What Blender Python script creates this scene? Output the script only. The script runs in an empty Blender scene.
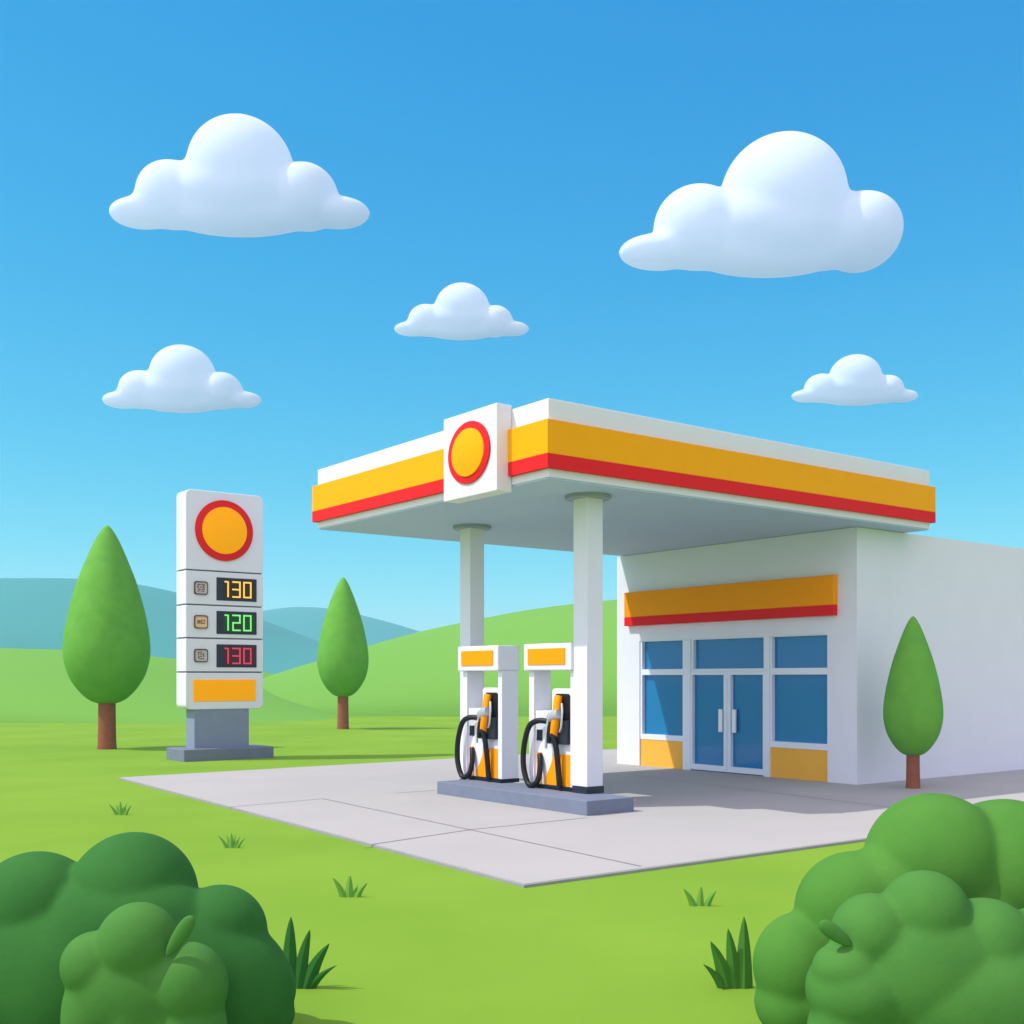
import bpy, bmesh, math, random
from mathutils import Vector, Matrix
random.seed(7)
S = bpy.context.scene
COL = S.collection
PI = math.pi

# ---------------------------------------------------------------- camera geometry
F = 1135.3; CX = 512.38; HY = 677.68; EYE = 1.8828
TH = 0.6482                       # heading of the station's long axis
C0 = Vector((0.4732, 14.8952))    # plan position of the canopy's near corner
U = Vector((-math.sin(TH), math.cos(TH)))   # along the pump lanes (away, left)
V = Vector((math.cos(TH), math.sin(TH)))    # towards the shop (away, right)
H = 4.5

def P(u, v, z=0.0):
    q = C0 + U * u + V * v
    return Vector((q.x, q.y, z))

def ground(px, py, z=0.0):
    Y = (EYE - z) * F / (py - HY)
    return Vector(((px - CX) * Y / F, Y, z))

def uv_of(p):
    d = Vector((p.x, p.y)) - C0
    return d.dot(U), d.dot(V)

def at_v(px, v):
    k = (px - CX) / F
    b = C0 + V * v
    return (b.x - k * b.y) / (k * U.y - U.x)

def at_dist(px, py, Y):
    return Vector(((px - CX) * Y / F, Y, EYE + (HY - py) * Y / F))

# ---------------------------------------------------------------- materials
def lin(c):
    return tuple(((x / 255) / 12.92 if x / 255 <= 0.04045 else ((x / 255 + 0.055) / 1.055) ** 2.4) for x in c)

def mat(name, rgb, rough=0.55, var=0.04, scale=6.0, bump=0.0, bscale=60.0, spec=0.4, sss=0.0, rgb2=None, metallic=0.0, detail=4.0):
    m = bpy.data.materials.new(name); m.use_nodes = True
    nt = m.node_tree; N = nt.nodes; L = nt.links
    b = N['Principled BSDF']
    tc = N.new('ShaderNodeTexCoord')
    nz = N.new('ShaderNodeTexNoise'); nz.inputs['Scale'].default_value = scale; nz.inputs['Detail'].default_value = detail
    L.new(tc.outputs['Object'], nz.inputs['Vector'])
    c = lin(rgb)
    if rgb2 is None:
        a1 = tuple(min(1, x * (1 - var)) for x in c); a2 = tuple(min(1, x * (1 + var)) for x in c)
    else:
        a1, a2 = c, lin(rgb2)
    r = N.new('ShaderNodeValToRGB')
    r.color_ramp.elements[0].position = 0.3; r.color_ramp.elements[0].color = (*a1, 1)
    r.color_ramp.elements[1].position = 0.7; r.color_ramp.elements[1].color = (*a2, 1)
    L.new(nz.outputs['Fac'], r.inputs['Fac']); L.new(r.outputs['Color'], b.inputs['Base Color'])
    b.inputs['Roughness'].default_value = rough
    b.inputs['Specular IOR Level'].default_value = spec
    b.inputs['Metallic'].default_value = metallic
    if bump:
        n2 = N.new('ShaderNodeTexNoise'); n2.inputs['Scale'].default_value = bscale; n2.inputs['Detail'].default_value = 6
        L.new(tc.outputs['Object'], n2.inputs['Vector'])
        bp = N.new('ShaderNodeBump'); bp.inputs['Strength'].default_value = bump; bp.inputs['Distance'].default_value = 0.02
        L.new(n2.outputs['Fac'], bp.inputs['Height']); L.new(bp.outputs['Normal'], b.inputs['Normal'])
    return m

def emit(name, rgb, s):
    m = bpy.data.materials.new(name); m.use_nodes = True
    b = m.node_tree.nodes['Principled BSDF']
    b.inputs['Base Color'].default_value = (*[x * .3 for x in lin(rgb)], 1)
    b.inputs['Emission Color'].default_value = (*lin(rgb), 1); b.inputs['Emission Strength'].default_value = s
    b.inputs['Roughness'].default_value = 0.3
    return m

M = {}
M['white'] = mat('white_paint', (226, 226, 231), 0.5, 0.012, 1.5, spec=0.25)
M['wall'] = mat('white_render', (226, 227, 233), 0.8, 0.015, 2.0, bump=0.08, bscale=90, spec=0.15)
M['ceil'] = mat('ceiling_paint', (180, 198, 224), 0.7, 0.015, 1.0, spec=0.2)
M['yellow'] = mat('yellow_vinyl', (254, 170, 5), 0.55, 0.015, 2.0, spec=0.08)
M['orange'] = mat('orange_vinyl', (253, 156, 4), 0.55, 0.015, 2.0, spec=0.08)
M['ochre'] = mat('ochre_panel', (240, 178, 66), 0.6, 0.02, 2.0, spec=0.2)
M['red'] = mat('red_vinyl', (230, 36, 40), 0.55, 0.015, 2.0, spec=0.08)
M['frame'] = mat('window_frame_paint', (226, 232, 240), 0.4, 0.01, 2.0, spec=0.3)
M['glass'] = mat('blue_glass', (32, 120, 174), 0.06, 0.03, 0.6, spec=0.5)
M['handle'] = mat('door_handle_metal', (235, 240, 245), 0.3, 0.01, 3.0)
M['groove'] = mat('dark_gap', (96, 100, 106), 0.8, 0.03, 4)
M['cap'] = mat('column_collar_paint', (150, 158, 170), 0.6, 0.02, 3)
M['black'] = mat('black_rubber', (14, 14, 18), 0.5, 0.05, 10, spec=0.35)
M['navy'] = mat('dark_plastic', (36, 42, 54), 0.4, 0.04, 10)
M['slate'] = mat('slate_concrete', (116, 124, 140), 0.8, 0.05, 5, bump=0.12, bscale=70, spec=0.15)
M['slate_dark'] = mat('slate_paint', (132, 143, 162), 0.7, 0.03, 4, spec=0.2)
M['metal'] = mat('nozzle_metal', (205, 206, 208), 0.35, 0.03, 10, metallic=0.6)
M['pavement'] = mat('pavement_concrete', (170, 167, 162), 0.9, 0.03, 0.7, bump=0.15, bscale=35, spec=0.1, detail=8)
M['kerb'] = mat('pavement_edge', (150, 150, 146), 0.9, 0.05, 3, spec=0.1)
M['joint'] = mat('pavement_joint_filler', (140, 136, 138), 0.9, 0.04, 3, spec=0.1)
M['lawn'] = mat('lawn_grass', (112, 150, 46), 0.95, 0.0, 0.35, bump=0.16, bscale=110, spec=0.05, rgb2=(124, 160, 53), detail=8)
M['plain'] = mat('plain_low_bounce', (110, 124, 122), 0.95, 0.05, 0.01, spec=0.05)  # unseen ground, coloured dull to keep green bounce off the clouds
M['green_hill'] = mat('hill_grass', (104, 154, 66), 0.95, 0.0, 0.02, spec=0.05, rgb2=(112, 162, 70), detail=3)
M['far_hill'] = mat('far_hill_teal', (62, 132, 128), 0.95, 0.0, 0.004, spec=0.05, rgb2=(66, 138, 132))  # teal base carries part of the distance haze
M['crown'] = mat('tree_crown_leaves', (94, 156, 58), 0.8, 0.0, 3.0, bump=0.10, bscale=30, spec=0.15, rgb2=(104, 166, 62))
M['trunk'] = mat('tree_bark', (142, 88, 66), 0.9, 0.08, 6, bump=0.3, bscale=25, spec=0.1)
M['bush'] = mat('dark_bush_leaves', (46, 100, 42), 0.85, 0.0, 4.0, bump=0.10, bscale=45, spec=0.12, rgb2=(54, 110, 46))
M['bush_light'] = mat('light_bush_leaves', (66, 118, 50), 0.85, 0.0, 4.0, bump=0.10, bscale=45, spec=0.12, rgb2=(74, 126, 54))
M['bush_mid'] = mat('green_bush_leaves', (70, 122, 46), 0.85, 0.0, 4.0, bump=0.10, bscale=45, spec=0.12, rgb2=(78, 130, 50))
M['blade'] = mat('grass_blade', (108, 158, 62), 0.8, 0.06, 5, spec=0.15)
M['blade_dark'] = mat('dark_grass_blade', (52, 112, 48), 0.8, 0.06, 5, spec=0.15)
M['icon_brown'] = mat('icon_brown', (110, 84, 70), 0.6, 0.03, 5)
M['icon_tan'] = mat('icon_tan', (232, 196, 150), 0.6, 0.02, 5)
M['icon_grey'] = mat('icon_grey', (200, 190, 186), 0.6, 0.02, 5)
def glowing(name, rgb, e):
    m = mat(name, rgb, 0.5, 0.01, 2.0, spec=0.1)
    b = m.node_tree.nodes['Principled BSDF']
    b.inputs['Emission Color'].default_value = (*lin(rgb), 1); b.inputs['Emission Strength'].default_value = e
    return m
M['glow_sign'] = glowing('glowing_emblem_face', (252, 166, 3), 0.26)  # emission added to brighten the yellow of emblem and plate in shade
M['amber'] = emit('amber_digits', (255, 205, 92), 0.95)
M['green_led'] = emit('green_digits', (140, 240, 140), 0.85)
M['red_led'] = emit('red_digits', (214, 66, 92), 0.8)
M['amber_back'] = mat('amber_screen', (52, 36, 18), 0.4, 0.02, 5)
M['green_back'] = mat('green_screen', (12, 74, 26), 0.4, 0.02, 5)
M['red_back'] = mat('red_screen', (84, 24, 44), 0.4, 0.02, 5)
M['screen'] = mat('screen_bezel', (40, 46, 62), 0.4, 0.02, 5)

def cloud_mat():
    m = bpy.data.materials.new('cloud_vapour'); m.use_nodes = True
    nt = m.node_tree; N = nt.nodes; L = nt.links
    for n in list(N): N.remove(n)
    out = N.new('ShaderNodeOutputMaterial')
    d = N.new('ShaderNodeBsdfDiffuse'); d.inputs['Color'].default_value = (0.80, 0.89, 0.93, 1)
    t = N.new('ShaderNodeBsdfTranslucent'); t.inputs['Color'].default_value = (0.80, 0.89, 0.93, 1)
    x = N.new('ShaderNodeMixShader'); x.inputs[0].default_value = 0.5
    L.new(d.outputs[0], x.inputs[1]); L.new(t.outputs[0], x.inputs[2]); L.new(x.outputs[0], out.inputs['Surface'])
    return m
M['cloud'] = cloud_mat()

# ---------------------------------------------------------------- mesh helpers
def box(bm, x0, x1, y0, y1, z0, z1, bev=0.0, seg=2):
    b = bmesh.new()
    bmesh.ops.create_cube(b, size=1.0, matrix=Matrix.Translation(((x0 + x1) / 2, (y0 + y1) / 2, (z0 + z1) / 2)) @ Matrix.Diagonal((abs(x1 - x0), abs(y1 - y0), abs(z1 - z0), 1)))
    if bev: bmesh.ops.bevel(b, geom=b.edges[:], offset=bev, segments=seg, affect='EDGES', profile=0.5)
    me = bpy.data.meshes.new('tmp'); b.to_mesh(me); b.free(); bm.from_mesh(me); bpy.data.meshes.remove(me)
    return bm

def cyl(bm, c, r, depth, axis='z', seg=64, r2=None, bev=0.0):
    b = bmesh.new()
    bmesh.ops.create_cone(b, cap_ends=True, segments=seg, radius1=r, radius2=r if r2 is None else r2, depth=depth)
    R = {'z': Matrix(), 'y': Matrix.Rotation(PI / 2, 4, 'X'), 'x': Matrix.Rotation(PI / 2, 4, 'Y')}[axis]
    if bev:
        es = [e for e in b.edges if any(len(f.verts) > 4 for f in e.link_faces)]
        bmesh.ops.bevel(b, geom=es, offset=bev, segments=2, affect='EDGES', profile=0.5)
    b.transform(Matrix.Translation(c) @ R)
    me = bpy.data.meshes.new('tmp'); b.to_mesh(me); b.free(); bm.from_mesh(me); bpy.data.meshes.remove(me)
    return bm

def prism(bm, pts, y0, y1, bev=0.0):
    """outline in x,z pushed along y"""
    b = bmesh.new()
    vs = [b.verts.new((x, y0, z)) for x, z in pts]
    f = b.faces.new(vs)
    r = bmesh.ops.extrude_face_region(b, geom=[f])
    for e in r['geom']:
        if isinstance(e, bmesh.types.BMVert): e.co.y = y1
    bmesh.ops.recalc_face_normals(b, faces=b.faces[:])
    if bev: bmesh.ops.bevel(b, geom=b.edges[:], offset=bev, segments=1, affect='EDGES')
    me = bpy.data.meshes.new('tmp'); b.to_mesh(me); b.free(); bm.from_mesh(me); bpy.data.meshes.remove(me)
    return bm

def tube(bm, pts, r, seg=12, sub=10):
    p = [Vector(q) for q in pts]
    path = []
    n = len(p)
    for i in range(n - 1):
        a, b_, c, d = p[max(i - 1, 0)], p[i], p[i + 1], p[min(i + 2, n - 1)]
        for k in range(sub):
            t = k / sub
            path.append(0.5 * ((2 * b_) + (c - a) * t + (2 * a - 5 * b_ + 4 * c - d) * t * t + (3 * b_ - a - 3 * c + d) * t ** 3))
    path.append(p[-1])
    rings = []
    nrm = None
    for i, q in enumerate(path):
        t = (path[min(i + 1, len(path) - 1)] - path[max(i - 1, 0)]).normalized()
        if nrm is None:
            nrm = t.orthogonal().normalized()
        nrm = (nrm - t * nrm.dot(t)).normalized()
        bi = t.cross(nrm)
        rings.append([bm.verts.new(q + (nrm * math.cos(2 * PI * k / seg) + bi * math.sin(2 * PI * k / seg)) * r) for k in range(seg)])
    for a, b_ in zip(rings, rings[1:]):
        for k in range(seg):
            bm.faces.new((a[k], a[(k + 1) % seg], b_[(k + 1) % seg], b_[k]))
    bm.faces.new(rings[0][::-1]); bm.faces.new(rings[-1])
    return bm

def lathe(bm, prof, seg=56):
    rings = []
    for r, z in prof:
        if r < 1e-6: rings.append([bm.verts.new((0, 0, z))])
        else: rings.append([bm.verts.new((r * math.cos(2 * PI * k / seg), r * math.sin(2 * PI * k / seg), z)) for k in range(seg)])
    for a, b_ in zip(rings, rings[1:]):
        for k in range(seg):
            k2 = (k + 1) % seg
            if len(a) == 1: bm.faces.new((a[0], b_[k], b_[k2])) if len(b_) > 1 else None
            elif len(b_) == 1: bm.faces.new((a[k], a[k2], b_[0]))
            else: bm.faces.new((a[k], a[k2], b_[k2], b_[k]))
    bmesh.ops.recalc_face_normals(bm, faces=bm.faces[:])
    return bm

def obj(name, bm, m, parent=None, smooth=False, angle=None):
    me = bpy.data.meshes.new(name); bm.to_mesh(me); bm.free()
    me.materials.append(m)
    if smooth:
        for p in me.polygons: p.use_smooth = True
        if angle: me.set_sharp_from_angle(angle=math.radians(angle))
    o = bpy.data.objects.new(name, me); COL.objects.link(o)
    if parent: o.parent = parent
    return o

def tag(o, label, cat, group=None):
    o['label'] = label; o['category'] = cat
    if group: o['group'] = group
    return o

def thing(name, label, cat, loc=(0, 0, 0), rz=0.0, group=None):
    o = bpy.data.objects.new(name, None); COL.objects.link(o)
    o.location = loc; o.rotation_euler = (0, 0, rz); o.empty_display_size = 0.3
    return tag(o, label, cat, group)

def struct(name, bm, m, smooth=False):
    o = obj(name, bm, m, None, smooth); o['kind'] = 'structure'; return o

B = bmesh.new

def lumps(name, parts, voxel, smooth_it, m, parent=None, seg=4):
    """one continuous skin over overlapping ellipsoids: (centre, (rx,ry,rz))"""
    bm = B()
    for c, r in parts:
        bmesh.ops.create_icosphere(bm, subdivisions=seg, radius=1.0, matrix=Matrix.Translation(c) @ Matrix.Diagonal((*r, 1)))
    me = bpy.data.meshes.new(name); bm.to_mesh(me); bm.free()
    t = bpy.data.objects.new('tmp_lumps', me); COL.objects.link(t)
    rm = t.modifiers.new('r', 'REMESH'); rm.mode = 'VOXEL'; rm.voxel_size = voxel
    sm = t.modifiers.new('s', 'SMOOTH'); sm.iterations = smooth_it; sm.factor = 0.5
    dg = bpy.context.evaluated_depsgraph_get()
    m2 = bpy.data.meshes.new_from_object(t.evaluated_get(dg))
    bpy.data.objects.remove(t); bpy.data.meshes.remove(me)
    m2.name = name; m2.materials.clear(); m2.materials.append(m)
    for p in m2.polygons: p.use_smooth = True
    o = bpy.data.objects.new(name, m2); COL.objects.link(o)
    if parent: o.parent = parent
    return o

# ---------------------------------------------------------------- ground
bm = B()
R = 1500
LW = 320
bmesh.ops.create_grid(bm, x_segments=40, y_segments=40, size=LW)
bm.transform(Matrix.Translation((0, LW * 0.55, 0)))
struct('lawn', bm, M['lawn'])
bm = B()
bmesh.ops.create_grid(bm, x_segments=40, y_segments=40, size=R)
bm.transform(Matrix.Translation((0, R * 0.55, -0.3)))
struct('plain', bm, M['plain'])

PZ = 0.03
def slab_poly(uvs, z0, z1):
    b = B()
    vs = [b.verts.new(P(u, v, z0)) for u, v in uvs]
    f = b.faces.new(vs)
    r = bmesh.ops.extrude_face_region(b, geom=[f])
    for e in r['geom']:
        if isinstance(e, bmesh.types.BMVert): e.co.z = z1
    bmesh.ops.recalc_face_normals(b, faces=b.faces[:])
    return b
near = uv_of(ground(525, 887)); left = uv_of(ground(120, 779)); far = uv_of(ground(602, 751)); right = uv_of(ground(870, 840))
k = (right[0] - near[0]) / (right[1] - near[1])
kf = (far[0] - left[0]) / (far[1] - left[1])
VE = 24.0
poly = [near, left, (left[0] + kf * (VE - left[1]), VE), (near[0] + k * (VE - near[1]), VE)]
struct('pavement', slab_poly(poly, -0.2, PZ), M['pavement'])
# edging strip along the two near sides
def strip(a, b_, w, z0, z1, off=0.0):
    a = Vector((a.x, a.y)); b_ = Vector((b_.x, b_.y)); d = (b_ - a).normalized(); n = Vector((-d.y, d.x))
    b = B()
    vs = [b.verts.new((q.x, q.y, z0)) for q in (a + n * off, b_ + n * off, b_ + n * (off + w), a + n * (off + w))]
    f = b.faces.new(vs)
    if z1 > z0:
        r = bmesh.ops.extrude_face_region(b, geom=[f])
        for e in r['geom']:
            if isinstance(e, bmesh.types.BMVert): e.co.z = z1
    bmesh.ops.recalc_face_normals(b, faces=b.faces[:])
    if z1 == z0:
        for f in b.faces:
            if f.normal.z < 0: f.normal_flip()
    return b
pn, pl, pr = P(*poly[0]), P(*poly[1]), P(*poly[3])
def merge(bs):
    o = B()
    for b in bs:
        me = bpy.data.meshes.new('tmp'); b.to_mesh(me); b.free(); o.from_mesh(me); bpy.data.meshes.remove(me)
    return o
def mitre(pts, w):
    q = [Vector((p.x, p.y)) for p in pts]; out = []
    for i, c in enumerate(q):
        d0 = (c - q[i - 1]).normalized() if i else None
        d1 = (q[i + 1] - c).normalized() if i < len(q) - 1 else None
        n0 = Vector((d0.y, -d0.x)) if d0 else None; n1 = Vector((d1.y, -d1.x)) if d1 else None
        if n0 is None: out.append(c + n1 * w)
        elif n1 is None: out.append(c + n0 * w)
        else: out.append(c + (n0 + n1).normalized() * (w / math.cos(n0.angle(n1) / 2)))
    return q, out
ki, ko = mitre([pl, pn, pr], 0.035)
bm = B()
cols = [[bm.verts.new((*i_, PZ - 0.004)), bm.verts.new((*o_, PZ - 0.004)), bm.verts.new((*o_, -0.2)), bm.verts.new((*i_, -0.2))] for i_, o_ in zip(ki, ko)]
for c0, c1 in zip(cols, cols[1:]):
    for k_ in range(4): bm.faces.new((c0[k_], c1[k_], c1[(k_ + 1) % 4], c0[(k_ + 1) % 4]))
bm.faces.new(cols[0]); bm.faces.new(cols[-1][::-1])
bmesh.ops.recalc_face_normals(bm, faces=bm.faces[:])
struct('kerb', bm, M['kerb'])
J = PZ + 0.004
gj = lambda x, y: ground(x, y, J)
js = [((228, 807), (323, 798.5)), ((323, 798.5), (470, 829.5)), ((470, 829.5), (641, 866)), ((363, 845.5), (470, 829.5)), ((470, 829.5), (587, 817.5)),
      ((395, 793), (437, 790)), ((633, 775), (897, 808))]
struct('pavement_joint', merge([strip(gj(*a), gj(*b_), 0.022, J, J, -0.011) for a, b_ in js]), M['joint'])

# ---------------------------------------------------------------- hills
def hill(name, crest, D, front, back, m, nx=160, lift=0.0):
    """crest: picture outline of the ridge, standing D metres away; rounded front and back slopes"""
    pts = [at_dist(x, y, D) for x, y in crest]
    b = B(); rows = []
    n = 40
    def cr(i, t):
        a, b_, c, d = pts[max(i - 1, 0)], pts[i], pts[i + 1], pts[min(i + 2, len(pts) - 1)]
        return 0.5 * ((2 * b_) + (c - a) * t + (2 * a - 5 * b_ + 4 * c - d) * t * t + (3 * b_ - a - 3 * c + d) * t ** 3)
    line = []
    for i in range(len(pts) - 1):
        for q in range(12): line.append(cr(i, q / 12))
    line.append(pts[-1])
    for p in line:
        h = max(p.z, -1.0)
        want = (h - EYE) / D
        for _ in range(12):
            top = max((-0.5 + (h + 0.5) * math.sin(PI * j / n) ** 0.9 - EYE) / (D - math.cos(PI * j / n) * (front if j < n / 2 else back) * 1.0) for j in range(1, n))
            h += (want - top) * D * 0.8
        row = []
        for j in range(n + 1):
            a = PI * j / n
            y = -math.cos(a); s = math.sin(a) ** 0.9
            yy = y * (front if y < 0 else back)
            row.append(b.verts.new((p.x * (1 + 0.25 * yy / D), p.y + yy, -0.5 + (h + 0.5) * s)))
        rows.append(row)
    for r1, r2 in zip(rows, rows[1:]):
        for j in range(n): b.faces.new((r1[j], r2[j], r2[j + 1], r1[j + 1]))
    bmesh.ops.recalc_face_normals(b, faces=b.faces[:])
    up = sum(f.normal.z for f in b.faces)
    if up < 0:
        for f in b.faces: f.normal_flip()
    return struct(name, b, m, True)

hill('near_hill', [(-420, 690), (-200, 660), (-60, 648), (54, 649), (110, 652), (175, 659), (263, 675), (347, 694), (433, 708), (520, 726), (600, 745)], 72, 25, 40, M['green_hill'])
hill('broad_hill', [(20, 740), (150, 718), (215, 702), (284, 689), (330, 677), (374, 657), (433, 634), (486, 619), (530, 609), (576, 602), (617, 598), (700, 594), (800, 592), (900, 600), (1000, 616), (1150, 650), (1350, 690)], 125, 70, 70, M['green_hill'])
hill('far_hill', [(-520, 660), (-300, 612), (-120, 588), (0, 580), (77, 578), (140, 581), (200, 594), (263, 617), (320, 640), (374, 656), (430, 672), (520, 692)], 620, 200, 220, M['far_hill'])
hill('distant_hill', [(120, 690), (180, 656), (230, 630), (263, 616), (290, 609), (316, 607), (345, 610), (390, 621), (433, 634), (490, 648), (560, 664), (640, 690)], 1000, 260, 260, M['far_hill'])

# ---------------------------------------------------------------- shop
ul, us, vs = 6.5988, 0.4731, 7.2424
W = ul - us; DEP = 13.0; HS = 4.492
RZ = TH - PI / 2            # local x runs right along the shop front, local y goes back
shop = thing('shop_building', 'white flat-roofed shop with blue glazed front under a yellow and red band', 'shop', P(ul, vs), RZ)
def sx(px): return ul - at_v(px, vs)
gl, gr = sx(639.5), sx(827.5)
ZT = 2.66
T = 0.25
bm = B()
box(bm, 0, gl, 0, T, PZ - 0.1, HS); box(bm, gr, W, 0, T, PZ - 0.1, HS); box(bm, gl, gr, 0, T, ZT, HS)
box(bm, W - T, W, T, DEP - T, PZ - 0.1, HS); box(bm, 0, T, T, DEP - T, PZ - 0.1, HS); box(bm, 0, W, DEP - T, DEP, PZ - 0.1, HS)
bmesh.ops.remove_doubles(bm, verts=bm.verts[:], dist=0.0005)
obj('wall', bm, M['wall'], shop)
bm = B(); box(bm, T, W - T, T, DEP - T, HS - 0.35, HS - 0.12); obj('roof', bm, M['slate_dark'], shop)
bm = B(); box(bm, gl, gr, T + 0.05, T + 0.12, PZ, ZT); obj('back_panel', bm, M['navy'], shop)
# sign band over the windows
band = sx(625) + 0.10, sx(833) + 0.10
bm = B(); box(bm, band[0] , band[1], -0.12, -0.002, 3.165, 3.69, 0.008); sb = obj('sign_band', bm, M['orange'], shop)
bm = B(); box(bm, band[0], band[1], -0.12, -0.002, 2.98, 3.163, 0.008); obj('red_stripe', bm, M['red'], sb)

fy0, fy1 = 0.02, 0.16        # frames sit a little back from the wall face
py = 0.10
X = dict(l0=gl, l1=sx(683), m1=sx(690.5), d0=sx(690.5), dm=sx(727), d1=sx(764), m2=sx(769), r0=sx(770.5), r1=gr)
def pane(parent, x0, x1, z0, z1):
    b = B(); box(b, x0, x1, py, py + 0.03, z0, z1); return obj('pane', b, M['glass'], parent)
def window(x0, x1, z0, z1, fl, fr, fb, ft):
    b = B()
    box(b, x0, x0 + fl, fy0, fy1, z0, z1); box(b, x1 - fr, x1, fy0, fy1, z0, z1)
    box(b, x0 + fl, x1 - fr, fy0, fy1, z0, z0 + fb); box(b, x0 + fl, x1 - fr, fy0, fy1, z1 - ft, z1)
    w = obj('window', b, M['frame'], shop)
    pane(w, x0 + fl, x1 - fr, z0 + fb, z1 - ft)
    return w
mw = 0.17
TZ0, TZ1 = 1.94, 2.06
SZ0, SZ1 = 0.59, 0.70
# transom lights
window(X['l0'], X['l1'] + 0.0, TZ1 - 0.06, ZT, 0.06, 0.02, 0.06, 0.02)
window(X['d0'], X['d1'], TZ1 - 0.06, ZT, 0.06, 0.02, 0.06, 0.02)
window(X['r0'] - 0.02, X['r1'], TZ1 - 0.06, ZT, 0.04, 0.02, 0.06, 0.02)
# lower windows
window(X['l0'], X['l1'], SZ0, TZ1 - 0.06, 0.06, 0.02, 0.11, 0.06)
window(X['r0'] - 0.02, X['r1'], SZ0, TZ1 - 0.06, 0.04, 0.02, 0.11, 0.06)
# mullions
for a, c in ((X['l1'], X['m1']), (X['d1'], X['r0'] - 0.02)):
    b = B(); box(b, a, c, -0.01, fy1 + 0.02, PZ, ZT - 0.002); obj('mullion', b, M['frame'], shop)
# ochre panels below
for a, c in ((X['l0'], X['l1']), (X['r0'] - 0.02, X['r1'])):
    b = B(); box(b, a, c, 0.03, fy1, PZ, SZ0); obj('apron_panel', b, M['ochre'], shop)
# doors
DZ0 = PZ + 0.02
for i, (a, c) in enumerate(((X['d0'], X['dm'] - 0.004), (X['dm'] + 0.004, X['d1']))):
    e0, e1 = (0.05, 0.085) if i == 0 else (0.085, 0.03)
    b = B()
    box(b, a, a + e0, 0.0, 0.14, DZ0, TZ1 - 0.062); box(b, c - e1, c, 0.0, 0.14, DZ0, TZ1 - 0.062)
    box(b, a + e0, c - e1, 0.0, 0.14, DZ0, DZ0 + 0.11); box(b, a + e0, c - e1, 0.0, 0.14, TZ1 - 0.062 - 0.06, TZ1 - 0.062)
    d = obj('door', b, M['frame'], shop)
    b = B(); box(b, a + e0, c - e1, 0.075, 0.10, DZ0 + 0.11, TZ1 - 0.122); obj('pane', b, M['glass'], d)
    hx = (c - 0.215) if i == 0 else (a + 0.12)
    b = B(); box(b, hx, hx + 0.095, -0.012, 0.03, 0.82, 1.27, 0.01)
    box(b, hx + 0.03, hx + 0.05, 0.02, 0.08, 0.88, 0.93); box(b, hx + 0.03, hx + 0.05, 0.02, 0.08, 1.16, 1.21)
    obj('handle', b, M['handle'], d)

# ---------------------------------------------------------------- canopy
uL, vR, FH = 6.4852, 8.701, 1.0559
can = thing('fuel_canopy', 'flat white canopy with yellow and red fascia band on two square columns', 'canopy', P(0, 0), TH)   # local x = V, local y = U
bm = B(); box(bm, 0, vR, 0, uL, H + 0.02, H + FH, 0.012); obj('roof_slab', bm, M['white'], can)
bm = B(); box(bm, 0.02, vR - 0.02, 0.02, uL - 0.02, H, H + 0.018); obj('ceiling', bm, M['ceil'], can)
z1, z2, z3 = H + 0.13, H + 0.318, H + 0.762
PR = 0.07
def ring(z0, z1, p, bev=0.006):
    b = B()
    box(b, -p, 0, -p, uL + p, z0, z1, bev); box(b, vR, vR + p, -p, uL + p, z0, z1, bev)
    box(b, 0.0, vR, -p, 0, z0, z1); box(b, 0.0, vR, uL, uL + p, z0, z1)
    return b
obj('yellow_band', ring(z2, z3, PR, 0), M['yellow'], can)
obj('red_band', ring(z1, z2 - 0.002, PR, 0), M['red'], can)
# logo box on the left fascia
p = 0.26
ua, ub = at_v(443.5, -p), at_v(496.7, -p)
lz0, lz1 = 4.42, 5.61
bm = B(); box(bm, -p, -0.002, ub, ua, lz0, lz1, 0.012); lb = obj('logo_box', bm, M['white'], can)
uc = at_v(469.5, -p); zc = 5.03
bm = B(); cyl(bm, (-p - 0.012, uc, zc), 0.435, 0.03, 'x', 72, bev=0.006); bm.transform(Matrix.Translation((0, uc, 0)) @ Matrix.Diagonal((1, 1.16, 1, 1)) @ Matrix.Translation((0, -uc, 0))); obj('logo_ring', bm, M['red'], lb, True, 40)
bm = B(); cyl(bm, (-p - 0.03, uc, zc), 0.335, 0.03, 'x', 72, bev=0.006); bm.transform(Matrix.Translation((0, uc, 0)) @ Matrix.Diagonal((1, 1.16, 1, 1)) @ Matrix.Translation((0, -uc, 0))); obj('logo_disc', bm, M['yellow'], lb, True, 40)
# columns
IZ = PZ + 0.20
cw = 0.30
vc = 1.20
col_u = [at_v(587, vc), None]
vc2 = 1.76
for cu, cv in ((at_v(587, vc), vc), (at_v(470, vc2), vc2)):
    cz = IZ if cv == vc else PZ
    b = B(); box(b, cv, cv + cw, cu, cu + cw, cz + 0.10, H - 0.05, 0.006); c = obj('column', b, M['white'], can)
    b = B(); box(b, cv - 0.012, cv + cw + 0.012, cu - 0.012, cu + cw + 0.012, cz, cz + 0.10); obj('column_base', b, M['navy'], c)
    b = B(); cyl(b, (cv + cw / 2, cu + cw / 2, H - 0.028), 0.33, 0.052, 'z', 48); obj('column_collar', b, M['cap'], c, True, 40)

# ---------------------------------------------------------------- pump island
ru, rv = uv_of(ground(587, 816, PZ))
lu = at_v(437, rv)
isl_w = 0.86
isl = thing('pump_island', 'long slate grey concrete kerb island under the two fuel pumps', 'island', P(ru, rv, PZ), TH)
bm = B(); box(bm, 0, isl_w, 0, lu - ru, -0.05, 0.20, 0.012); obj('island_slab', bm, M['slate'], isl)
tag(isl, isl['label'], 'pump island')

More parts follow.
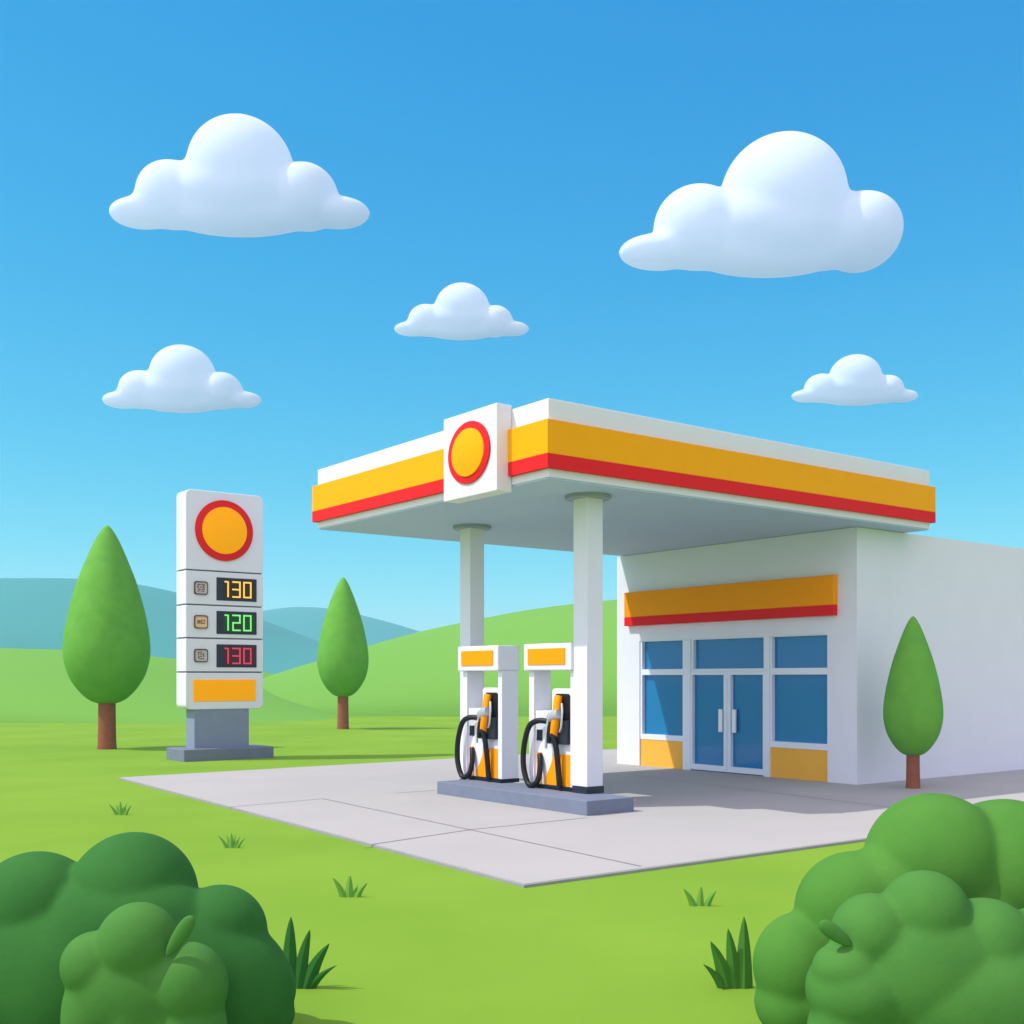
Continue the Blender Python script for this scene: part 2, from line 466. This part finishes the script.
# ---------------------------------------------------------------- fuel pumps
vp = 1.215
def make_pump(label, u_left, width):
    t = thing('fuel_pump', label, 'fuel pump', P(u_left, vp, IZ), RZ, 'fuel pumps on the island')
    Wd = width
    k = Wd / 267.0
    fx = lambda x: (x - 88) * k           # from the drawing's columns to metres
    HB, HT = 1.76, 2.16
    fz = lambda y: (895 - y) * (HB / 683.0)
    D = 0.37
    b = B(); box(b, 0.0, Wd + 0.0, 0.0, D, 0, 0.06, 0.008); obj('base_plinth', b, M['black'], t)
    b = B(); box(b, fx(92), fx(122), 0.02, D - 0.02, 0.06, HB - 0.001, 0.008); obj('post', b, M['white'], t)
    b = B(); box(b, fx(330), fx(355), 0.02, D - 0.02, 0.06, HB - 0.001, 0.008); obj('post', b, M['white'], t)
    b = B(); box(b, fx(84), fx(356), -0.06, D, HB, HT, 0.02); hd = obj('header', b, M['white'], t)
    b = B(); box(b, fx(112), fx(326), -0.075, -0.05, HB + 0.085, HT - 0.075, 0.006); obj('header_panel', b, M['orange'], hd)
    # body: low shoulder with a taller nozzle bay on the right
    x0, x1, xs = fx(122), fx(329), fx(220)
    r = 0.05
    zs, zh = fz(445), fz(315)
    pts = [(x0, 0.06), (x1, 0.06), (x1, zh), (xs + r, zh), (xs + r * .3, zh - r * .3), (xs, zh - r), (xs, zs), (x0, zs)]
    b = B(); prism(b, pts, 0.05, D - 0.06); body = obj('body', b, M['white'], t)
    # yellow sweep on the lower body
    zy = fz(690)
    pts = [(fx(180), 0.065), (fx(326), 0.065), (fx(326), zy)]
    n = 8
    for i in range(n + 1):
        s = i / n
        pts.append((fx(228) - (fx(228) - fx(180)) * (s ** 1.6), zy - (zy - 0.16) * s))
    b = B(); prism(b, pts, 0.038, 0.052); obj('yellow_panel', b, M['orange'], body)
    b = B(); box(b, fx(132), fx(160), 0.038, 0.052, fz(865), fz(688)); obj('yellow_strip', b, M['orange'], body)
    b = B(); box(b, fx(132), fx(164), 0.036, 0.052, fz(620), fz(556), 0.004); obj('display', b, M['navy'], body)
    # nozzle bay
    bz = B(); r = .03
    pts = [(fx(240), fz(500)), (fx(322), fz(500)), (fx(322), fz(356)), (fx(314), fz(345)), (fx(250), fz(345)), (fx(240), fz(356))]
    prism(bz, pts, 0.034, 0.052); obj('nozzle_bay', bz, M['black'], body)
    b = B(); box(b, fx(212), fx(322), -0.03, 0.052, fz(632), fz(497), 0.012); obj('nozzle_holder', b, M['navy'], body)
    # nozzle: yellow grip, metal guard and spout tucked into the holder
    b = B()
    tube(b, [(fx(270), 0.0, fz(362)), (fx(275), -0.035, fz(400)), (fx(279), -0.06, fz(450)), (fx(272), -0.07, fz(520)), (fx(260), -0.06, fz(585))], 0.062)
    nz = obj('nozzle', b, M['orange'], t, True, 50)
    b = B(); tube(b, [(fx(246), -0.06, fz(482)), (fx(272), -0.085, fz(468)), (fx(298), -0.075, fz(458))], 0.075); obj('swivel', b, M['metal'], nz, True, 50)
    b = B(); tube(b, [(fx(304), -0.05, fz(400)), (fx(314), -0.08, fz(450)), (fx(308), -0.08, fz(530)), (fx(294), -0.06, fz(560))], 0.016); obj('lever_guard', b, M['metal'], nz, True, 50)
    b = B(); tube(b, [(fx(226), -0.03, fz(470)), (fx(218), -0.05, fz(560)), (fx(212), -0.045, fz(660))], 0.022); obj('spout', b, M['metal'], nz, True, 50)
    b = B(); tube(b, [(fx(252), -0.1, fz(530)), (fx(250), -0.11, fz(570)), (fx(246), -0.1, fz(620))], 0.035); obj('trigger', b, M['black'], nz, True, 50)
    # hoses
    hr = 0.043
    b = B(); tube(b, [(fx(212), -0.0, fz(505)), (fx(170), -0.06, fz(503)), (fx(128), -0.08, fz(533)), (fx(103), -0.09, fz(620)), (fx(92), -0.09, fz(720)), (fx(98), -0.09, fz(800)), (fx(118), -0.09, fz(862)),
                      (fx(140), -0.09, fz(880)), (fx(165), -0.06, fz(856)), (fx(172), -0.03, fz(800)), (fx(166), 0.0, fz(735)), (fx(154), 0.03, fz(700))], hr, 14)
    obj('hose', b, M['black'], t, True)
    b = B(); tube(b, [(fx(262), -0.09, fz(570)), (fx(276), -0.07, fz(640)), (fx(280), -0.04, fz(760)), (fx(283), -0.02, fz(880))], hr, 14)
    obj('hose', b, M['black'], t, True)
    return t
uA, uB = at_v(461.2, vp), at_v(500.8, vp)
make_pump('white fuel pump at the far end of the island, left of its twin', uA, uA - uB)
src = bpy.data.objects['fuel_pump']
def copy_thing(o, parent=None):
    c = o.copy(); COL.objects.link(c); c.parent = parent
    for ch in list(o.children): copy_thing(ch, c)
    return c
second = copy_thing(src)
wd = uA - uB
second.location = P(at_v(587, vc) + cw + 0.004 + wd * 1.0038, vp, IZ)
second['label'] = 'white fuel pump right beside the nearer canopy column, right of its twin'

# ---------------------------------------------------------------- price sign
g = ground(184, 762)
ps = thing('price_sign', 'tall white price sign with round yellow emblem and three lit price screens', 'price sign', g, TH)   # local x = V right along the face, y = back
bm = B(); box(bm, 0, 2.17, 0, 1.1, -0.05, 0.27, 0.015); obj('plinth', bm, M['slate'], ps)
bm = B(); box(bm, 0.36, 1.68, 0.30, 0.80, 0.27, 1.20); obj('neck', bm, M['slate_dark'], ps)
PX0, PX1, PY0, PY1 = 0.15, 2.03, 0.28, 0.86
zb, zt = 1.16, 6.16
bm = B(); box(bm, PX0 + 0.03, PX1 - 0.03, PY0 + 0.03, PY1 - 0.03, zb + 0.1, zt - 0.1); obj('core', bm, M['groove'], ps)
fr = [0, .366, .523, .675, .83, 1.0]
zz = [zt - (zt - zb) * f for f in fr]
GAP = 0.016
def slab_panel(z0, z1, rt, rb):
    b = B(); cr_ = 0.13; n = 6
    pts = []
    if rb: pts += [(PX0 + cr_ - cr_ * math.sin(PI / 2 * i / n), z0 + cr_ - cr_ * math.cos(PI / 2 * i / n)) for i in range(n, -1, -1)]
    if rb: pts = [(PX0 + cr_ * (1 - math.sin(a)), z0 + cr_ * (1 - math.cos(a))) for a in [PI / 2 * (n - i) / n for i in range(n + 1)]]
    else: pts = [(PX0, z0)]
    if rb: pts += [(PX1 - cr_ * (1 - math.sin(a)), z0 + cr_ * (1 - math.cos(a))) for a in [PI / 2 * i / n for i in range(n + 1)]]
    else: pts += [(PX1, z0)]
    if rt: pts += [(PX1 - cr_ * (1 - math.cos(a)), z1 - cr_ * (1 - math.sin(a))) for a in [PI / 2 * i / n for i in range(n + 1)]]
    else: pts += [(PX1, z1)]
    if rt: pts += [(PX0 + cr_ * (1 - math.cos(a)), z1 - cr_ * (1 - math.sin(a))) for a in [PI / 2 * (n - i) / n for i in range(n + 1)]]
    else: pts += [(PX0, z1)]
    prism(b, pts, PY0, PY1, 0.01)
    return b
fxs = lambda f: PX0 + (PX1 - PX0) * f
lp = obj('emblem_panel', slab_panel(zz[1] + GAP, zz[0], True, False), M['white'], ps)
bm = B(); cyl(bm, (fxs(.485), PY0 - 0.015, zt - (zt - zb) * .177), 0.70, 0.04, 'y', 96, bev=0.008); obj('emblem_ring', bm, M['red'], lp, True, 40)
bm = B(); cyl(bm, (fxs(.485), PY0 - 0.035, zt - (zt - zb) * .177), 0.54, 0.04, 'y', 96, bev=0.008); obj('emblem_disc', bm, M['glow_sign'], lp, True, 40)

SEG = {'a': (0, 1, 1, 1), 'b': (1, .5, 1, 1), 'c': (1, 0, 1, .5), 'd': (0, 0, 1, 0), 'e': (0, 0, 0, .5), 'f': (0, .5, 0, 1), 'g': (0, .5, 1, .5)}
DIG = {'1': 'bc', '2': 'abged', '3': 'abgcd', '0': 'abcdef'}
def digit(ch, x, z, w, h, m, parent, sw=0.036):
    b = B()
    y0, y1 = PY0 - 0.038, PY0 - 0.028
    for s in DIG[ch]:
        ax, az, bx, bz = SEG[s]
        X0, X1 = x + ax * w, x + bx * w; Z0, Z1 = z + az * h, z + bz * h
        if X0 == X1: box(b, X0 - sw / 2, X0 + sw / 2, y0, y1, Z0 - sw * .3, Z1 + sw * .3)
        else: box(b, X0 - sw / 2, X1 + sw / 2, y0 - 0.001, y1, Z0 - sw / 2, Z0 + sw / 2)
    if ch == '1': box(b, x + w - 0.085, x + w - sw * .52, y0, y1, z + h - sw * 0.55, z + h + sw * 0.45)
    return obj('digit', b, m, parent)
def icon(zc, m, strokes, parent):
    x0, x1 = fxs(.10), fxs(.27); hz = 0.15
    b = B(); box(b, x0, x1, PY0 - 0.012, PY0 + 0.01, zc - hz, zc + hz, 0.05, 3); ic = obj('fuel_icon', b, M['icon_brown'], parent, True, 30)
    b = B(); box(b, x0 + .022, x1 - .022, PY0 - 0.018, PY0, zc - hz + .022, zc + hz - .022, 0.04, 3); 
    for f in b.faces: pass
    obj('icon_plate', b, m, parent, True, 30)
    b = B(); w = x1 - x0
    for (a, c, d, e) in strokes:
        box(b, x0 + w * a, x0 + w * c, PY0 - 0.023, PY0 - 0.010, zc + hz * d, zc + hz * e)
    obj('icon_glyph', b, M['icon_brown'], parent)
G1 = [(.24, .48, .42, .58), (.55, .78, .42, .58), (.24, .32, -.1, .36), (.40, .60, .05, .2), (.66, .76, -.05, .36), (.3, .5, -.32, -.16), (.56, .78, -.28, -.12), (.24, .4, -.56, -.42), (.5, .74, -.56, -.42)]
G2 = [(.24, .32, -.3, .3), (.38, .46, -.3, .3), (.32, .38, -.06, .1), (.51, .58, -.3, .3), (.58, .66, .15, .3), (.58, .66, -.3, -.15), (.71, .78, .0, .3), (.68, .78, -.3, -.14)]
G3 = [(.26, .6, .44, .58), (.26, .34, .1, .38), (.4, .74, .16, .30), (.66, .74, -.2, .12), (.3, .38, -.44, .0), (.44, .58, -.2, -.02), (.38, .72, -.56, -.42)]
rows = [('130', M['amber'], M['amber_back'], M['icon_grey'], G1, 'amber price screen reading 130'), ('120', M['green_led'], M['green_back'], M['icon_tan'], G2, 'green price screen reading 120'), ('130', M['red_led'], M['red_back'], M['icon_grey'], G3, 'red price screen reading 130')]
for i, (txt, m, mb, mi, gl_, lab) in enumerate(rows):
    z1_, z0_ = zz[1 + i] - GAP, zz[2 + i] + GAP
    pp = obj('price_panel', slab_panel(z0_, z1_, False, False), M['white'], ps); pp['label'] = lab
    zc = (z0_ + z1_) / 2 - 0.01
    sx0, sx1, sh = fxs(.385), fxs(.91), 0.265
    b = B(); box(b, sx0, sx1, PY0 - 0.02, PY0 + 0.01, zc - sh, zc + sh, 0.012); obj('screen', b, M['screen'], pp)
    b = B(); box(b, sx0 + 0.16, sx1 - 0.05, PY0 - 0.026, PY0 - 0.016, zc - sh + .05, zc + sh - .05); obj('lit_field', b, mb, pp)
    dw, dh = 0.17, 0.345
    for q, ch in enumerate(txt):
        digit(ch, (sx0 + 0.10, sx0 + 0.39, sx0 + 0.66)[q], zc - dh / 2, dw, dh, m, pp)
    icon(zc, mi, gl_, pp)
bp = obj('foot_panel', slab_panel(zz[5], zz[4] - GAP, False, True), M['white'], ps)
bm = B(); box(bm, fxs(.09), fxs(.90), PY0 - 0.015, PY0 + 0.01, zz[4] - 0.16 - 0.51, zz[4] - 0.17, 0.012); obj('orange_plate', bm, M['glow_sign'], bp)

# ---------------------------------------------------------------- trees
PROF = [(0, 0.0), (.20, .004), (.40, .022), (.60, .062), (.78, .118), (.90, .175), (.975, .24), (1.0, .30), (.985, .37), (.94, .44), (.87, .52), (.77, .61), (.65, .70), (.52, .78), (.38, .86), (.24, .93), (.12, .975), (.05, .993), (0, 1.0)]
def smooth_prof(p, n=5):
    out = []
    for i in range(len(p) - 1):
        a, b_, c, d = p[max(i - 1, 0)], p[i], p[i + 1], p[min(i + 2, len(p) - 1)]
        for k in range(n):
            t = k / n
            out.append(tuple(max(0, 0.5 * ((2 * b_[j]) + (c[j] - a[j]) * t + (2 * a[j] - 5 * b_[j] + 4 * c[j] - d[j]) * t * t + (3 * b_[j] - a[j] - 3 * c[j] + d[j]) * t ** 3)) for j in (0, 1)))
    out.append(p[-1]); out[0] = p[0]
    return out
def tree(label, base, top_y, crown_y, base_y, wpx, tpx, z=0.0):
    t = thing('cone_tree', label, 'tree', base, 0, 'teardrop trees around the station')
    s = base.y / F
    h0, h1 = (base_y - crown_y) * s, (base_y - top_y) * s
    r = wpx / 2 * s; tr = tpx / 2 * s
    b = B(); lathe(b, [(rr * r, h0 + zz_ * (h1 - h0)) for rr, zz_ in smooth_prof(PROF)], 72)
    obj('crown', b, M['crown'], t, True)
    b = B(); lathe(b, [(0, -0.05), (tr * 1.12, -0.05), (tr * 1.04, 0.15 * h0), (tr, .5 * h0), (tr * .95, h0 + 0.1 * (h1 - h0)), (0, h0 + .1 * (h1 - h0))], 32)
    obj('trunk', b, M['trunk'], t, True, 60)
tree('largest teardrop tree, on the lawn left of the tall price sign', ground(107, 749), 525, 704, 749, 83, 17)
tree('teardrop tree on the lawn between the price sign and the pumps', ground(343, 729), 577, 697, 729, 51, 11)
tree('teardrop tree standing on the paving against the shop side wall', ground(913, 788, PZ), 616, 756, 788, 57, 13)

# ---------------------------------------------------------------- clouds
def cloud(label, bbox, dist, tmpl, name='cloud'):
    x0, y0, x1, y1 = bbox
    c = at_dist((x0 + x1) / 2, (y0 + y1) / 2, dist)
    s = dist / F
    parts = []
    for (a, b_, rx, ry, dy) in tmpl:
        cx_ = (x0 + a * (x1 - x0) - (x0 + x1) / 2) * s
        cz = -(y0 + b_ * (y1 - y0) - (y0 + y1) / 2) * s
        rx_ = rx * (x1 - x0) * s * 0.985; rz = ry * (y1 - y0) * s * 0.965
        rd = dy * rx_
        parts.append((Vector((cx_, 0, cz)), (rx_, rd, rz)))
    o = lumps(name, parts, (x1 - x0) * s / 110, 45, M['cloud'])
    o.location = c
    return tag(o, label, 'cloud', 'puffy clouds in the sky')
def tm(raw, bx):
    x0, y0, x1, y1 = bx; w, h = x1 - x0, y1 - y0
    return [((a - x0) / w, (b_ - y0) / h, rx / w, ry / h, d) for a, b_, rx, ry, d in raw]
T1 = tm([(514, 240, 184, 181, 1.0), (278, 325, 123, 117, 1.0), (735, 332, 116, 111, 1.25), (178, 386, 118, 50, .75), (845, 385, 117, 50, .75), (512, 396, 264, 64, .42), (400, 340, 195, 88, .5), (620, 340, 195, 90, .5), (512, 320, 230, 125, .72)], (64, 47, 958, 466))
T2 = tm([(586, 247, 204, 198, 1.0), (312, 345, 144, 136, 1.0), (832, 360, 133, 123, 1.25), (190, 423, 137, 52, .75), (535, 424, 264, 77, .42), (430, 375, 235, 104, .5), (700, 385, 200, 98, .5), (560, 345, 240, 140, .74)], (57, 34, 968, 512))
cloud('large symmetrical puffy white cloud, upper left over the price sign', (108.8, 113.8, 370.7, 236.5), 1500, T1)
cloud('largest puffy white cloud with one long tail, upper right', (617.8, 130.6, 902.5, 280), 1560, T2)
cloud('mid sized puffy white cloud, low on the left above the teardrop tree', (102, 342.5, 262, 413.7), 1650, T1)
cloud('small puffy white cloud in mid sky above the canopy emblem box', (393.7, 281.4, 529.5, 340.3), 1700, T1)
cloud('smallest puffy white cloud, far right above the end of the canopy', (791, 352.7, 918.3, 406.4), 1750, T1)

# ---------------------------------------------------------------- bushes and grass tufts
def bush(name, label, cat, Y, lobes, m, sprouts=(), group='rounded bushes in the foreground'):
    s = Y / F
    base = Vector(((lobes[0][0] - CX) * s, Y, 0))
    parts = []
    for lobe in lobes:
        x, y, rx, ry, dy = lobe[:5]
        p = at_dist(x, y, Y) - base
        p.y += dy
        parts.append((p, (rx * s, rx * s * (lobe[5] if len(lobe) > 5 else 0.95), ry * s)))
        if len(lobe) > 5: continue
        # each clump is carried down to the soil
        if p.z - ry * s > 0.02:
            parts.append((Vector((p.x, p.y, p.z * 0.5)), (rx * s * .97, rx * s * .9, p.z * 0.56)))
    o = lumps(name, parts, 0.014, 16, m)
    o.location = base
    tag(o, label, cat, group)
    for (xb, yb, xt, yt, w, dy) in sprouts:
        a = at_dist(xb, yb, Y + dy) - base; c = at_dist(xt, yt, Y + dy) - base
        d = c - a; L_ = d.length
        b = B(); lathe(b, smooth_prof([(0, 0), (w * s * .55, L_ * .15), (w * s * .9, L_ * .4), (w * s, L_ * .68), (w * s * .8, L_ * .88), (w * s * .4, L_ * .975), (0, L_)]), 24)
        b.transform(Matrix.Diagonal((1, .55, 1, 1)))
        sp = obj('leaf_sprout', b, m, o, True)
        sp.location = a; sp.rotation_euler = (0, math.atan2(d.x, d.z), 0)
    return o
bush('bush', 'large dark green rounded bush at the lower left', 'bush', 6.0,
     [(133, 897, 64, 65, 0), (40, 912, 62, 62, -.05), (-40, 930, 70, 70, -.1), (222, 930, 47, 47, -.05), (262, 985, 37, 37, -.08), (148, 985, 150, 95, -.1, .5), (60, 985, 150, 100, -.1, .5), (130, 935, 100, 70, -.1, .6)], M['bush'])
bush('bush', 'small light green bush nestled in front of the dark bush', 'bush', 5.45,
     [(138, 944, 41, 42, 0), (95, 965, 34, 34, 0), (188, 986, 40, 44, 0), (136, 992, 66, 56, -.02, .5)], M['bush_light'], [(166, 957, 193, 916, 7.5, -0.13)])
bush('bush', 'tall green rounded bush rising at the lower right in front of the shop', 'bush', 6.0,
     [(935, 864, 70, 71, 0), (1010, 880, 80, 80, .05), (1085, 900, 80, 80, .05), (853, 910, 60, 60, -.05), (798, 962, 48, 53, -.08), (866, 990, 102, 88, -.08, .6), (950, 960, 130, 120, -.04, .52), (1060, 970, 130, 120, 0, .5), (900, 930, 100, 90, -.05, .62)], M['bush_mid'])
bush('bush', 'low pale bush with one leafy sprout before the tall green bush', 'bush', 5.4,
     [(925, 916, 45, 46, 0), (872, 934, 41, 41, 0), (985, 950, 52, 52, 0), (860, 990, 54, 46, 0), (846, 967, 36, 28, -.04), (930, 975, 80, 70, -.05, .6), (1050, 965, 60, 60, 0), (990, 1000, 120, 70, -.05, .5)], M['bush_light'],
     [(852, 946, 820, 922, 7.5, -.13)])

def tuft(label, base, blades, m, group='grass tufts on the lawn'):
    """blades: (base offset px, tip dx px, tip height px, width px, depth dx)"""
    s = base.y / F
    b = B()
    for (bx, tx, th, w, dy) in blades:
        p0 = Vector((bx * s, 0, -0.02)); p2 = Vector((tx * s, dy, th * s))
        p1 = Vector((bx * s + (tx - bx) * s * .3, dy * .3, th * s * .55))
        rings = []; n = 9
        for i in range(n + 1):
            t = i / n
            q = p0 * (1 - t) ** 2 + p1 * 2 * t * (1 - t) + p2 * t * t
            ww = w * s / 2 * (1 - t) ** 0.75 * (1 + 0.5 * t)
            if i == n: rings.append([b.verts.new(q)]); continue
            rings.append([b.verts.new(q + Vector((ww, 0, 0))), b.verts.new(q + Vector((0, ww * .45, 0))), b.verts.new(q - Vector((ww, 0, 0))), b.verts.new(q - Vector((0, ww * .45, 0)))])
        for r1, r2 in zip(rings, rings[1:]):
            for k in range(4):
                k2 = (k + 1) % 4
                if len(r2) == 1: b.faces.new((r1[k], r1[k2], r2[0]))
                else: b.faces.new((r1[k], r1[k2], r2[k2], r2[k]))
    bmesh.ops.recalc_face_normals(b, faces=b.faces[:])
    o = obj('grass_tuft', b, m, None, True, 40)
    o.location = base
    return tag(o, label, 'grass tuft', group)
fan = [(-6, -17, 18, 6, -.02), (-3, -9, 16, 5, .03), (-1, -1, 21, 7, 0), (3, 9, 17, 6, .03), (6, 18, 15, 6, -.02)]
def scaled(k, j, b=fan): return [(a * k, c * k + random.uniform(-j, j), d * k + random.uniform(-j, j), w * k, dy) for a, c, d, w, dy in b]
tuft('smallest grass tuft, on the lawn left of the paving corner', ground(121, 815), scaled(.68, 1.2, fan + [(0, 4, 14, 4, .05), (-4, -6, 12, 4, .02)]), M['blade'])
tuft('small grass tuft beside the left paving edge above the dark bush', ground(232, 848), scaled(.75, 1.2, fan + [(1, 5, 20, 4, .05)]), M['blade'])
tuft('grass tuft of few broad blades on the open lawn left of the paving tip', ground(350, 897), [(-6, -17, 20, 8, -.02), (-1, 0, 22, 9, 0), (6, 18, 15, 8, -.02), (3, 8, 12, 5, .03)], M['blade'])
tuft('grass tuft of broad blades on the lawn right of the paving tip', ground(700, 906), [(-6, -17, 18, 8, -.02), (0, 1, 20, 8, 0), (6, 16, 16, 8, -.02)], M['blade'])
tuft('tall dark grass tuft growing against the right end of the dark bush', ground(297, 988), [(-8, -6, 72, 18, 0), (1, 14, 60, 16, -.03), (8, 34, 47, 18, -.05), (11, 42, 26, 13, -.07)], M['blade_dark'], 'tall grass tufts beside the bushes')
tuft('tall grass tuft growing against the left end of the tall green bush', ground(737, 988), [(7, 7, 72, 18, 0), (-2, -10, 61, 16, -.03), (-9, -28, 49, 18, -.05), (-12, -36, 27, 13, -.07)], M['bush_mid'], 'tall grass tufts beside the bushes')

# ---------------------------------------------------------------- air
hm = bpy.data.materials.new('haze_air'); hm.use_nodes = True
hn = hm.node_tree.nodes; hl = hm.node_tree.links
for n_ in list(hn): hn.remove(n_)
ho = hn.new('ShaderNodeOutputMaterial'); hv = hn.new('ShaderNodeVolumePrincipled')
hv.inputs['Color'].default_value = (0.46, 0.76, 0.95, 1); hv.inputs['Density'].default_value = 0.0005; hv.inputs['Anisotropy'].default_value = 0.0
hl.new(hv.outputs[0], ho.inputs['Volume'])
bm = B(); box(bm, -2000, 2000, -700, 2700, -1.4, 72)
hz = obj('haze', bm, hm); hz['kind'] = 'stuff'

# ---------------------------------------------------------------- light, sky, camera
EL = math.radians(52)
AZ = math.radians(-100)       # measured from +Y towards +X : the sun stands to the left
sun = bpy.data.lights.new('sun', 'SUN'); sun.energy = 3.6; sun.angle = math.radians(0.6); sun.color = (1.0, 0.965, 0.9)
so = bpy.data.objects.new('sun', sun); COL.objects.link(so)
sd = Vector((math.sin(AZ) * math.cos(EL), math.cos(AZ) * math.cos(EL), math.sin(EL)))
so.rotation_euler = sd.to_track_quat('Z', 'Y').to_euler()
so.location = sd * 60

w = bpy.data.worlds.new('World'); S.world = w; w.use_nodes = True
N = w.node_tree.nodes; L = w.node_tree.links
bg = N['Background']; bg.inputs['Strength'].default_value = 0.13
sky = N.new('ShaderNodeTexSky'); sky.sky_type = 'NISHITA'; sky.sun_disc = False
sky.sun_elevation = EL; sky.sun_rotation = AZ
sky.air_density = 1.0; sky.dust_density = 0.0; sky.ozone_density = 1.2; sky.altitude = 0
# colour grade of the sky: a deep clean azure that pales towards the horizon
sp = N.new('ShaderNodeSeparateColor'); cb = N.new('ShaderNodeCombineColor')
L.new(sky.outputs[0], sp.inputs[0])
for ch, (gain, pw) in enumerate(((0.62, 1.7), (0.94, 0.78), (1.0, 0.36))):
    m0 = N.new('ShaderNodeMath'); m0.operation = 'MULTIPLY'; m0.inputs[1].default_value = 0.13
    m1 = N.new('ShaderNodeMath'); m1.operation = 'POWER'; m1.inputs[1].default_value = pw
    m2 = N.new('ShaderNodeMath'); m2.operation = 'MULTIPLY'; m2.inputs[1].default_value = gain / 0.13
    L.new(sp.outputs[ch], m0.inputs[0]); L.new(m0.outputs[0], m1.inputs[0]); L.new(m1.outputs[0], m2.inputs[0]); L.new(m2.outputs[0], cb.inputs[ch])
# whitish fill light added to the unseen sky overhead and behind the viewer
tcw = N.new('ShaderNodeTexCoord'); sx_ = N.new('ShaderNodeSeparateXYZ'); L.new(tcw.outputs['Generated'], sx_.inputs[0])
r1 = N.new('ShaderNodeMapRange'); r1.interpolation_type = 'SMOOTHSTEP'; r1.inputs['From Min'].default_value = 0.52; r1.inputs['From Max'].default_value = 0.85
r2 = N.new('ShaderNodeMapRange'); r2.interpolation_type = 'SMOOTHSTEP'; r2.inputs['From Min'].default_value = -0.1; r2.inputs['From Max'].default_value = -0.5
L.new(sx_.outputs['Z'], r1.inputs['Value']); L.new(sx_.outputs['Y'], r2.inputs['Value'])
mx = N.new('ShaderNodeMath'); mx.operation = 'MAXIMUM'; L.new(r1.outputs[0], mx.inputs[0]); L.new(r2.outputs[0], mx.inputs[1])
cl = N.new('ShaderNodeMath'); cl.operation = 'MULTIPLY'; cl.inputs[1].default_value = 0.9; L.new(mx.outputs[0], cl.inputs[0])
mc = N.new('ShaderNodeMix'); mc.data_type = 'RGBA'
SKY_FILL = (1.26, 1.11, 1.38)
L.new(cl.outputs[0], mc.inputs[0]); L.new(cb.outputs[0], mc.inputs[6]); mc.inputs[7].default_value = (*[c / 0.13 for c in SKY_FILL], 1)
L.new(mc.outputs[2], bg.inputs['Color'])
# the added fill is stronger on the sun's side, to brighten the shop front
dt = N.new('ShaderNodeVectorMath'); dt.operation = 'DOT_PRODUCT'; dt.inputs[1].default_value = (math.sin(AZ), math.cos(AZ), 0.0)
L.new(tcw.outputs['Generated'], dt.inputs[0])
r3 = N.new('ShaderNodeMapRange'); r3.interpolation_type = 'SMOOTHSTEP'
r3.inputs['From Min'].default_value = 0.0; r3.inputs['From Max'].default_value = 0.9; r3.inputs['To Min'].default_value = 0.95; r3.inputs['To Max'].default_value = 1.95
L.new(dt.outputs['Value'], r3.inputs['Value'])
vm = N.new('ShaderNodeVectorMath'); vm.operation = 'SCALE'; vm.inputs[0].default_value = [c / 0.13 for c in SKY_FILL]
L.new(r3.outputs[0], vm.inputs['Scale']); L.new(vm.outputs[0], mc.inputs[7])

cam = bpy.data.cameras.new('camera'); cam.sensor_width = 36; cam.lens = F / 1024 * 36
cam.shift_y = (HY - 512) / 1024; cam.shift_x = (512 - CX) / 1024
cam.clip_start = 0.1; cam.clip_end = 8000
co = bpy.data.objects.new('camera', cam); COL.objects.link(co)
co.location = (0, 0, EYE); co.rotation_euler = (PI / 2, 0, 0)
S.camera = co
S.view_settings.view_transform = 'Standard'; S.view_settings.look = 'None'; S.view_settings.gamma = 1.0
S.view_settings.exposure = 0.0
S.cycles.volume_bounces = 1; S.cycles.max_bounces = 8; S.cycles.diffuse_bounces = 5
